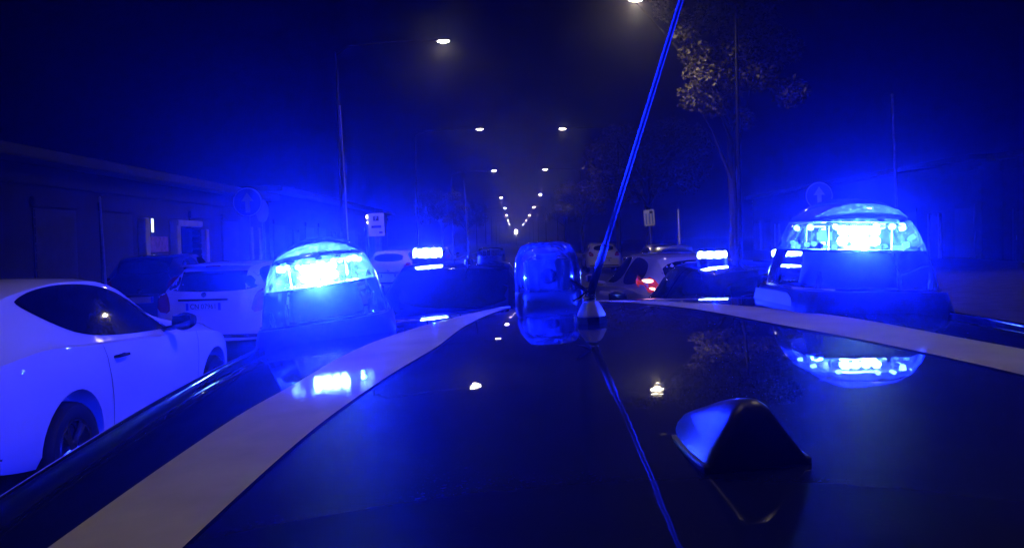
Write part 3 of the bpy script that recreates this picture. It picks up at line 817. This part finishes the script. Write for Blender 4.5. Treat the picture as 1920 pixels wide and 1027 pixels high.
# ---- the two big roof beacons
def pod_ring(hw, hl, z, n=40, p=2.6, sk=0.):
    r = []
    for k in range(n):
        a = 2 * math.pi * k / n; c, s = math.cos(a), math.sin(a)
        r.append(Vector((hw * math.copysign(abs(c) ** (2 / p), c), hl * math.copysign(abs(s) ** (2 / p), s) + sk, z)))
    return r
def add_light(parent, loc, power, size=.010, colr=BLUE):
    ld = bpy.data.lights.new('beacon_light', 'POINT'); ld.color = colr; ld.energy = power; ld.shadow_soft_size = size
    lo = bpy.data.objects.new('beacon_light', ld); col.objects.link(lo); lo.parent = parent; lo.location = loc
    return lo
def big_beacon(lat, lon, sd, yaw, side_power, rear_power, label):
    p = L3(lat, lon)
    nx = (roof_h(lat + .05, lon) - roof_h(lat - .05, lon)) / .1
    M = TILT @ Matrix.Translation(p) @ Matrix.Rotation(yaw, 4, 'Z') @ Matrix.Rotation(-math.atan(nx), 4, 'Y')
    base = MB()
    base.loft([pod_ring(.112, .150, -.035, p=9), pod_ring(.111, .149, .004, p=9), pod_ring(.106, .143, .026, p=8), pod_ring(.104, .141, .030, p=8)])
    b = base.build('beacon', 'black_plastic', own, angle=R(40)); b.matrix_local = M
    b['label'] = label
    # white side panels low on the pod flanks
    for q in (-1, 1):
        MB().add([(q * .1115, -.095, .006), (q * .1115, .125, .004), (q * .1085, .122, .022), (q * .1085, -.060, .024), (q * .1095, -.085, .018)], [(0, 1, 2, 3, 4)]).build('side_panel', 'pod_grey', b, False)
    MB().loft([pod_ring(.1045, .141, .0302, p=5), pod_ring(.105, .1415, .0335, p=5), pod_ring(.102, .138, .0336, p=5)], cap=False).build('seam_ring', 'chrome', b)
    dome = MB()
    dome.loft([pod_ring(*a) for a in ((.102, .138, .032, 40, 5.), (.099, .134, .055, 40, 4.4), (.093, .126, .085, 40, 3.7), (.086, .117, .110, 40, 3.3), (.077, .105, .131, 40, 3.), (.065, .089, .146, 40, 2.7), (.049, .068, .157, 40, 2.4), (.028, .04, .164, 40, 2.1), (.008, .012, .166, 40, 2.))])
    dome.build('dome', 'dome', b, angle=R(50))
    MB().loft([pod_ring(.083, .116, .084, p=3.4), pod_ring(.084, .117, .088, p=3.4)]).build('shelf', 'reflector', b, angle=R(30))
    MB().loft([pod_ring(.062, .088, .033, p=3.2), pod_ring(.055, .080, .0838, p=3.2)]).build('pedestal', 'black_plastic', b, angle=R(30))
    core = MB().loft([pod_ring(.028, .045, .0885, p=3), pod_ring(.028, .045, .128, p=3)]).build('led_column', 'led_board', b, angle=R(30))
    # bright modules facing back, forward and to the sides
    for i in range(4):
        for j in range(2):
            MB().lathe([(.0072, -.006), (.0072, .002), (.0052, .005), (0, .006)], 12, Matrix.Translation(((i - 1.5) * .0155, -.0500, .1005 + j * .0155)) @ Matrix.Rotation(R(90), 4, 'X')).build('led_module', 'led_core', b)
    MB().box((0, .0525, .108), (.044, .012, .030)).build('led_module', 'led_core', b, bevel=.004)
    for q in (-1, 1): MB().box((q * .0355, 0, .108), (.010, .05, .020)).build('led_module', 'led_dim', b, bevel=.004)
    # ring of small diodes on the shelf edge and a second row above
    dme = MB().lathe([(.0045, -.004), (.0045, .001), (.003, .004), (.0, .005)], 8).mesh('diode'); dme.materials.append(MATS['led_dot'])
    dme2 = MB().lathe([(.0036, -.004), (.0036, .001), (.0024, .003), (.0, .004)], 8).mesh('diode'); dme2.materials.append(MATS['led_dim'])
    rnd = random.Random(int(lat * 1000))
    for k in range(22):
        a = 2 * math.pi * (k + .5) / 22 + rnd.uniform(-.06, .06); c, s = math.cos(a), math.sin(a)
        x, y = .072 * math.copysign(abs(c) ** .65, c), .103 * math.copysign(abs(s) ** .65, s)
        for me_, z, kk in ((dme, .122, .92), (dme2, .0945, 1.0)):
            if kk < 1 and rnd.random() < .15: continue
            o = bpy.data.objects.new('diode', me_); col.objects.link(o); o.parent = b
            o.location = (x * kk, y * kk, z + rnd.uniform(-.003, .003))
            o.rotation_euler = Vector((c * 1., s * 1., .1)).to_track_quat('Z', 'Y').to_euler()
    # upper carrier ring holding the upper diodes
    MB().loft([pod_ring(.066, .094, .1225, p=3.2), pod_ring(.066, .094, .1245, p=3.2), pod_ring(.058, .085, .1245, p=3.2), pod_ring(.058, .085, .1225, p=3.2), pod_ring(.066, .094, .1225, p=3.2)], cap=False).build('carrier_ring', 'reflector', b, angle=R(30))
    MB().loft([pod_ring(.078, .086, .1285, p=3.2, sk=.016), pod_ring(.076, .084, .1305, p=3.2, sk=.016)]).build('added_cap', 'led_board', b, angle=R(30))  # opaque plate added to keep upward beacon light off the house fronts
    for a in (.6, 2.5, 3.8, 5.6):
        MB().tube([(.06 * math.cos(a), .088 * math.sin(a), .088), (.06 * math.cos(a), .088 * math.sin(a), .123)], .002, 6).build('stay', 'reflector', b)
    for q in (-1, 1):
        for yy in (-.115, .1):
            MB().lathe([(.005, .0), (.005, .014), (.003, .018), (.003, .024), (0, .025)], 10, Matrix.Translation((q * .078, yy, .032))).build('screw', 'chrome', b)
    add_light(b, (0, -.068, .0909), rear_power, .0022)
    MB().box((sd * .057, .036, .1085), (.054, .003, .039)).build('added_baffle', 'black_plastic', b)  # added baffle that shades the roof stripe and rail from the side lamp
    add_light(b, (sd * .046, .050, .1205), side_power, .006)
    add_light(b, (-sd * .050, -.0, .104), P_IN * (2. if sd < 0 else .5))
    return b
big_beacon(-.412, 1.61, -1, R(5), P_SIDE, P_REAR, 'flashing blue beacon on the left of the roof')
big_beacon(.408, 1.42, 1, R(-3), P_SIDE * .03, P_REAR * .36, 'flashing blue beacon on the right of the roof')

# ---- middle unit: smaller clear hood over a dark box
def centre_unit(lat, lon):
    M = TILT @ Matrix.Translation(L3(lat, lon))
    b = MB().loft([pod_ring(.068, .085, -.02, p=5), pod_ring(.067, .084, .026, p=5), pod_ring(.064, .08, .033, p=5)]).build('camera_unit', 'black_plastic', own, angle=R(40)); b.matrix_local = M
    b['label'] = 'dark box under a small clear hood in the middle of the roof'
    MB().loft([pod_ring(.0665, .083, .0335, 40, 4.5), pod_ring(.066, .083, .07, 40, 4.5), pod_ring(.062, .078, .100, 40, 4.), pod_ring(.050, .064, .124, 40, 3.5), pod_ring(.034, .045, .131, 40, 3.2), pod_ring(.012, .018, .132, 40, 3.)]).build('dome', 'dome_mid', b, angle=R(40))
    MB().box((0, .0, .064), (.090, .10, .064)).build('inner_box', 'black_plastic', b, bevel=.004)
    MB().box((0, 0, .101), (.054, .07, .012)).build('inner_cap', 'black_plastic', b, bevel=.005)
    for q in (-1, 1):
        MB().tube([(q * .026, -.036, .108), (q * .042, -.044, .096)], .0025, 6).build('clip', 'chrome', b)
    MB().lathe([(.014, .0), (.016, .004), (.012, .008), (0, .009)], 16, Matrix.Translation((.0, -.046, .062)) @ Matrix.Rotation(R(90), 4, 'X')).build('lens', 'car_glass', b)
centre_unit(-.012, 1.93)

# ---- whip antenna on a pale foot
def own_whip(lat, lon):
    M = TILT @ Matrix.Translation(L3(lat, lon))
    n6 = 6
    def hexr(r, z, s=1.): return [Vector((r * math.cos(a) * s, r * math.sin(a), z)) for a in [2 * math.pi * (k + .5) / 8 for k in range(8)]]
    foot = MB().loft([hexr(.0215, .009), hexr(.0205, .013), hexr(.0135, .026), hexr(.011, .030)]).build('antenna_foot', 'antenna_white', own, bevel=.0012, angle=R(30)); foot.matrix_local = M
    foot['label'] = 'pale octagonal foot of the roof whip'
    MB().loft([hexr(.022, -.004), hexr(.022, .0088)]).build('gasket', 'rubber', foot, angle=R(30))
    sp = []
    for k in range(60):
        a = k / 60 * 2 * math.pi * 4
        sp.append((.0065 * math.cos(a), .0065 * math.sin(a), .030 + .014 * k / 60))
    MB().tube(sp, .0018, 6).build('spring', 'chrome', foot)
    d = Vector((.095, -.40, .40)).normalized()
    p0 = Vector((0, 0, .040))
    pts = [p0 + d * t for t in (0, .03, .10, .101, .35, .7)]
    MB().tube(pts, [.0055, .0056, .0046, .0034, .0028, .0022], 12).build('whip', 'fibreglass', foot)
    MB().tube([(-.004, -.004, .045), (-.020, -.006, .056), (-.028, -.004, .062)], [.003, .0035, .002], 6).build('lever', 'chrome', foot)
    MB().tube([(-.006, -.006, .044), (-.016, -.010, .036), (-.026, -.010, .033)], [.0022, .002, .0012], 6).build('lever', 'chrome', foot)
    MB().lathe([(.007, 0), (.008, .003), (.008, .008), (.006, .010)], 12, Matrix.Translation((0, 0, .040))).build('collar', 'chrome', foot)
own_whip(.002, 1.318)

# ---- shark fin near the rear edge of the roof
def fin(lat, lon):
    M = TILT @ Matrix.Translation(L3(lat, lon, -.002)) @ Matrix.Rotation(R(4), 4, 'Z')
    rings = []
    Ls = [(-.047, .037, .002, .012), (-.046, .038, .022, .012), (-.043, .0385, .033, .0105), (-.036, .039, .0365, .0100), (-.015, .0385, .034, .0095), (.010, .037, .0285, .009), (.035, .0345, .022, .0085), (.058, .030, .0165, .008), (.075, .0235, .012, .008), (.086, .015, .008, .007), (.090, .006, .005, .004)]
    Ls = [(y, w * .86, h * 1.08, tw * .95) for y, w, h, tw in Ls]
    for y, w, h, tw in Ls:
        half = []
        for k in range(9):
            t = k / 8
            x = w * (1 - t) ** 1.25 + tw * (1 - (1 - t) ** 1.25) * (1 - max(0, t - .86) / .14 * .5)
            half.append((x, h * (t ** .9)))
        ring = [Vector((x, y, z)) for x, z in half] + [Vector((-x, y, z)) for x, z in half[::-1]]
        rings.append(ring)
    f = MB().loft(rings).build('shark_fin_antenna', 'fin_black', own, angle=R(70)); f.matrix_local = M
    f['label'] = 'black shark fin aerial near the rear of the roof'
    out = [(w + .0006, y + .001 * (y > .08)) for y, w, h, tw in Ls if h > .004]
    out = out + [(-x, y) for x, y in out[::-1]]
    MB().loft([[Vector((x * k, y * k, z)) for x, y in out] for z, k in ((-.006, 1.0), (.003, 1.0), (.0042, .97))]).build('fin_gasket', 'black_plastic', f, angle=R(30))
fin(.002, .600)

# ------------------------------------------------------------------ street lamps
def street_lamp_mesh():
    return None
lamp_group = 'street lamps in two rows along the road'
def street_lamp(x, y, z, side, label, power=None, px=None):
    px = (-6.3 if side < 0 else 7.0) if px is None else px
    root = empty('street_lamp', (px, y, .1)); tag(root, label, 'street lamp', lamp_group)
    MB().tube([(0, 0, 0), (0, 0, 2.5), (0, 0, z - .35)], [.075, .06, .045], 10).build('mast', 'pole_paint', root)
    hx = x - px
    MB().tube([(0, 0, z - .45), (hx * .12, 0, z - .12), (hx * .5, 0, z - .02), (hx, 0, z)], [.035, .032, .028, .026], 8).build('arm', 'pole_paint', root)
    s = 1 if hx > 0 else -1
    h = MB().loft([[Vector((hx + s * a, b, z + dz)) for a, b in ((-.28, -.10), (-.18, -.16), (.22, -.16), (.30, -.09), (.30, .09), (.22, .16), (-.18, .16), (-.28, .10))] for dz in (-.035, .03)] + [[Vector((hx + s * a * .6, b * .5, z + .07)) for a, b in ((-.28, -.10), (-.18, -.16), (.22, -.16), (.30, -.09), (.30, .09), (.22, .16), (-.18, .16), (-.28, .10))]]).build('lamp_head', 'pole_paint', root, angle=R(30))
    MB().loft([[Vector((hx + s * .03 + r_ * math.cos(a) * 1.6, r_ * math.sin(a), z - .0355 + dz)) for a in [2 * math.pi * j / 16 for j in range(16)]] for r_, dz in ((.135, 0), (.125, -.03), (.08, -.055), (.03, -.062))]).build('lens', 'street_lens' if y < 80 else 'street_lens_far', h, angle=R(60))
    if power:
        ld = bpy.data.lights.new('lamp_light', 'SPOT'); ld.color = WARM; ld.energy = power; ld.shadow_soft_size = .1
        ld.spot_size = R(165); ld.spot_blend = .6
        lo = bpy.data.objects.new('lamp_light', ld); col.objects.link(lo); lo.parent = h; lo.location = (hx + s * .03, 0, z - .11)
    return root
LZ = 8.9
left = [(-2.42, 34.2), (-2.1, 61), (-1.95, 97), (-2.05, 157), (-1.95, 207), (-2.0, 262), (-2.1, 330), (-1.9, 410)]
right = [(3.95, 29), (3.4, 62), (3.4, 97), (4.4, 150), (4.5, 205), (4.6, 270), (4.6, 340), (4.2, 420)]
ordn = ['nearest', 'second', 'third', 'fourth', 'fifth', 'sixth', 'seventh', 'eighth', 'ninth']
for i, (x, y) in enumerate(left):
    street_lamp(x, y, LZ, -1, '%s lit lamp ahead in the left row over the road' % ordn[i], (P_STREET * (1.7 if i == 0 else 1)) if i < 3 else None)
for i, (x, y) in enumerate(right):
    street_lamp(x, y, LZ, 1, '%s lit lamp ahead in the right row over the road' % ordn[i], (P_STREET * (3.4 if i == 0 else 1)) if i < 3 else None)
street_lamp(-2.4, 1.5, LZ, -1, 'lit street lamp beside and above the patrol car on the left', P_STREET * .6)
street_lamp(3.9, 5.0, LZ, 1, 'lit street lamp above the dark patrol car on the right', P_STREET * 1.5)

# ------------------------------------------------------------------ signs and poles
def face_cam(x, y): return math.atan2(x, y) * -0. 
def round_sign(x, y, zc, r, label, tilt=R(1.2)):
    root = empty('road_sign', (x, y, .1)); tag(root, label, 'road sign'); root.rotation_euler = (0, -tilt, 0)
    MB().tube([(0, .03, 0), (0, .03, zc + r * .6)], .03, 10).build('pole', 'steel', root)
    M = Matrix.Translation((0, 0, zc - .1)) @ Matrix.Rotation(R(90), 4, 'X')
    d = MB().lathe([(0, .012), (r - .012, .012), (r, .004), (r, -.004), (0, -.004)], 40, M).build('disc', 'sign_blue', root, angle=R(30))
    MB().lathe([(r - .028, .0125), (r - .028, .0145), (r - .008, .0145), (r - .008, .0125)], 40, M).build('rim_band', 'sign_white', d, angle=R(30))
    a = [(-.16, -.72), (.16, -.72), (.16, .05), (.42, .05), (0, .66), (-.42, .05), (-.16, .05)]
    MB().prism([(p * r, q * r) for p, q in a], .003, Matrix.Translation((0, 0, zc - .1)) @ Matrix.Rotation(R(90), 4, 'X') @ Matrix.Translation((0, 0, .0125))).build('arrow', 'sign_white', d, False)
    return root
round_sign(-5.86, 20.8, 2.66, .325, 'round blue sign with a white arrow above the white hatchback')
round_sign(6.45, 19.6, 2.42, .29, 'round dark sign with a white arrow above the right roof beacon')
# a second pole with a sign seen edge-on beside the left round sign
r2 = empty('road_sign', (-6.0, 22.4, .1)); tag(r2, 'thin sign post seen edge-on just right of the blue arrow sign', 'road sign'); r2.rotation_euler = (0, R(-1.2), R(72))
MB().tube([(0, .03, 0), (0, .03, 2.75)], .028, 10).build('pole', 'steel', r2)
MB().lathe([(0, .006), (.28, .006), (.28, -.006), (0, -.006)], 30, Matrix.Translation((0, 0, 2.42)) @ Matrix.Rotation(R(90), 4, 'X')).build('disc', 'steel', r2, angle=R(30))

def panel_sign(name, x, y, zc, w, h, label, post_w, cat, draw, tilt=R(1.2), rz=0):
    root = empty(name, (x, y, .1)); tag(root, label, cat); root.rotation_euler = (0, -tilt, rz)
    MB().box((0, .06, (zc - .1) / 2), (post_w, .08, zc - .1)).build('post', 'steel', root, bevel=.01)
    p = MB().box((0, 0, zc - .1), (w, .03, h)).build('panel', 'sign_white', root, bevel=.006)
    draw(p, zc - .1, w, h)
    return root
def draw_parking(p, z, w, h):
    y = -.018
    MB().box((.0, y, z + h * .265), (w * .34, .005, h * .20)).build('blue_square', 'sign_ink', p)
    o = link('letter', text_mesh('P', h * .21, .002), 'sign_white', p, False)
    o.matrix_local = Matrix.Translation((.0, y - .004, z + h * .265)) @ Matrix.Rotation(R(90), 4, 'X')
    MB().box((.0, y, z - h * .09), (w * .60, .005, h * .10)).build('bar', 'sign_ink', p)
    MB().box((w * .27, y, z - h * .34), (w * .20, .005, h * .07)).build('small_bar', 'sign_ink', p)
panel_sign('parking_sign', -5.55, 38., 2.45, .66, .94, 'white rectangular parking sign with a dark P on a grey post', .20, 'parking sign', draw_parking)
def draw_bars(p, z, w, h):
    y = -.018
    for q in (-.28, .02, .30): MB().box((w * q, y, z - h * .06), (w * .10, .005, h * .66)).build('bar', 'sign_blue', p)
    MB().box((w * .2, y, z + h * .34), (w * .3, .005, h * .16)).build('pictogram', 'sign_ink', p)
panel_sign('road_sign', 5.5, 37., 2.42, .42, .64, 'small white panel with vertical bars right of the whip antenna', .05, 'road sign', draw_bars, R(3.5))

def thin_pole(x, y, h, r, label, tilt=R(1.6), m='steel'):
    root = empty('pole', (x, y, .1)); tag(root, label, 'pole'); root.rotation_euler = (0, -tilt, 0)
    MB().tube([(0, 0, 0), (0, 0, h * .3), (0, 0, h)], [r * 1.3, r, r * .8], 10).build('shaft', m, root)
    MB().lathe([(r * 2.6, 0), (r * 2.6, .02), (r * 1.5, .03), (r * 1.4, .08)], 14).build('base_plate', m, root)
    MB().lathe([(r * .8, 0), (r * 1.1, .01), (r * .7, .04), (0, .05)], 10, Matrix.Translation((0, 0, h))).build('cap', m, root)
thin_pole(-5.95, 13.6, 2.3, .018, 'thin grey pole standing behind the white two-door hatchback')
thin_pole(-5.56, 31.5, 6.2, .024, 'tall thin pole rising from behind the left roof beacon', m='antenna_white')
thin_pole(5.7, 32.0, 2.42, .04, 'short pale pole to the right of the small white panel', m='antenna_white')
thin_pole(8.2, 19.9, 4.4, .03, 'slender dark pole behind the right roof beacon')

# signal lights beside the parking sign
ts = empty('traffic_light', (-6.1, 39, .1)); tag(ts, 'lit warm lantern on a post just left of the parking sign', 'lantern')
MB().tube([(0, 0, 0), (0, 0, 2.75)], .045, 8).build('post', 'pole_paint', ts)
MB().box((0, 0, 2.6), (.2, .16, .5)).build('housing', 'black_plastic', ts, bevel=.03)
for z_, s_ in ((2.7, .085), (2.46, .05)):
    MB().lathe([(0, .02), (s_ * .7, .015), (s_, 0), (s_, -.03)], 14, Matrix.Translation((0.03, -.085, z_)) @ Matrix.Rotation(R(90), 4, 'X')).build('lens', 'far_white', ts)
# bright lantern at the far end of the road
fl = empty('far_lantern', (.6, 300, 0)); tag(fl, 'bright white light low at the far end of the road', 'lantern')
MB().tube([(0, 0, 0), (0, 0, 4.2)], .06, 8).build('post', 'pole_paint', fl)
MB().lathe([(0, -.75), (.35, -.6), (.5, -.2), (.5, .25), (.35, .6), (0, .7)], 14, Matrix.Translation((0, 0, 4.6))).build('lantern', 'far_white', fl)

# ------------------------------------------------------------------ trees
def leaf_mesh(name, clumps, n, size, rnd):
    vs = []; fs = []
    tot = sum(c[3] ** 2 for c in clumps)
    for cx, cy_, cz, cr in clumps:
        for _ in range(int(n * cr * cr / tot)):
            d = Vector((rnd.gauss(0, 1), rnd.gauss(0, 1), rnd.gauss(0, 1))).normalized() * cr * rnd.random() ** .45
            p = Vector((cx, cy_, cz)) + Vector((d.x, d.y, d.z * .8))
            a = Vector((rnd.gauss(0, 1), rnd.gauss(0, 1), rnd.gauss(0, .6))).normalized()
            b = a.cross(Vector((rnd.gauss(0, 1), rnd.gauss(0, 1), rnd.gauss(0, 1)))).normalized()
            s = size * rnd.uniform(.6, 1.3); k = len(vs)
            vs += [p - a * s, p + b * s * .55, p + a * s, p - b * s * .55]
            fs.append((k, k + 1, k + 2, k + 3))
    me = bpy.data.meshes.new(name); me.from_pydata(vs, [], fs); me.update(); me.materials.append(MATS['leaf'])
    return me
def make_tree(loc, label, seed, h=9., rad=3., clumps=None, leaves=6000, size=.10):
    rnd = random.Random(seed)
    root = empty('tree', loc); tag(root, label, 'tree', 'trees along the pavements')
    if clumps is None:
        clumps = []
        for _ in range(26):
            a = rnd.uniform(0, 2 * math.pi); u = rnd.random() ** .5
            z = rnd.uniform(-.55, .6); k = math.sqrt(max(.1, 1 - z * z))
            clumps.append((rad * u * k * math.cos(a), rad * u * k * math.sin(a), h * .68 + z * h * .33, rnd.uniform(.55, 1.15) * rad / 3))
    tb = MB(); tb.tube([(0, 0, 0), (.03, .02, h * .2), (-.05, .05, h * .42), (.02, 0, h * .7)], [.19, .15, .12, .06], 10)
    for c in clumps[:14]:
        z0 = rnd.uniform(h * .32, h * .6); e = Vector(c[:3]); s = Vector((0, 0, z0)); m = s.lerp(e, .5) + Vector((0, 0, .25))
        tb.tube([s, m, e], [.07, .045, .015], 6)
    tb.build('trunk', 'bark', root)
    link('crown', leaf_mesh('crown', clumps, leaves, size, rnd), 'leaf', root, False)
    return root
rn = random.Random(3)
cl = []
def cpt(u, v, d):   # helper for laying the near crown's branches out around the lamp
    return ((u - 966) / 1750 * d, d, CAM_H + (447 - v) / 1750 * d)
T0 = (7.4, 31.5, .1)
for (x, y, z, r) in [(4.5, 30.2, 9.6, .55), (3.6, 30.6, 9.9, .5), (5.2, 30.4, 9.0, .6), (5.7, 30.6, 8.3, .55), (6.1, 30.8, 7.6, .6), (6.3, 30.6, 6.9, .7), (6.0, 30.9, 6.2, .6), (6.6, 30.8, 5.9, .55), (7.2, 31, 6.6, .7), (7.7, 31.4, 5.5, .5), (7.4, 31.2, 7.8, .8), (8.2, 31.5, 7.0, .8), (6.9, 31.3, 9., .9), (8.2, 31.8, 8.8, 1.0), (7.3, 32, 10.2, 1.1), (9.2, 32.2, 8.0, .9), (9.4, 31.6, 6.4, .7), (8.8, 32.4, 10.2, 1.0), (5.8, 31.6, 10.4, .9)]:
    cl.append((x - T0[0], y - T0[1], z - T0[2], r))
make_tree(T0, 'leafy tree by the nearest right lamp with lit leaves behind the whip', 5, 10, 3, cl, 9000, .085)
tp = [((7.5, 52, .1), 'tree on the right pavement beyond the lamp-lit one'), ((7.4, 66, .1), 'tree on the right pavement beside the second right lamp'), ((7.4, 100, .1), 'tree on the right pavement beside the third right lamp'),
      ((-7.6, 99, .1), 'tree on the left pavement beside the third left lamp'),
      ((7.6, 140, .1), 'farthest tree down the right pavement'), ((-7.6, 150, .1), 'farthest tree down the left pavement')]
base_tree = None
for i, (p, lb) in enumerate(tp):
    if i == 0:
        base_tree = make_tree(p, lb, 11, 8.6, 2.9); t = base_tree
    else:
        t = copy_tree(base_tree); t.location = p; t.rotation_euler = (0, 0, i * 1.3); s = .85 + .3 * ((i * 37) % 10) / 10; t.scale = (s, s, s); t['label'] = lb

# ------------------------------------------------------------------ closed box of even scattering air, added to stand in for lens bloom
hz = MB().box((0, 450, 5.6), (320, 1040, 13.6 + .0)).mesh('scatter')
hz_o = link('scatter', hz, None, None, False)
hm = bpy.data.materials.new('bloom_air'); hm.use_nodes = True
hnt = hm.node_tree; hnt.nodes.clear()
ho = hnt.nodes.new('ShaderNodeOutputMaterial'); hv = hnt.nodes.new('ShaderNodeVolumePrincipled')
hv.inputs['Color'].default_value = (.9, .92, .95, 1); hv.inputs['Density'].default_value = BLOOM_DENSITY; hv.inputs['Anisotropy'].default_value = BLOOM_G
hnt.links.new(hv.outputs[0], ho.inputs['Volume'])
hz.materials.append(hm)
hz_o.location = (0, 0, 6.2)
tag(hz_o, 'thin scattering air added to stand in for lens bloom', 'bloom_air', kind='stuff')
hz_o.location = (0, 0, 0)
for v in hz.vertices:
    v.co.z = -1.1 if v.co.z < 5 else 17.0
hm.cycles.homogeneous_volume = True
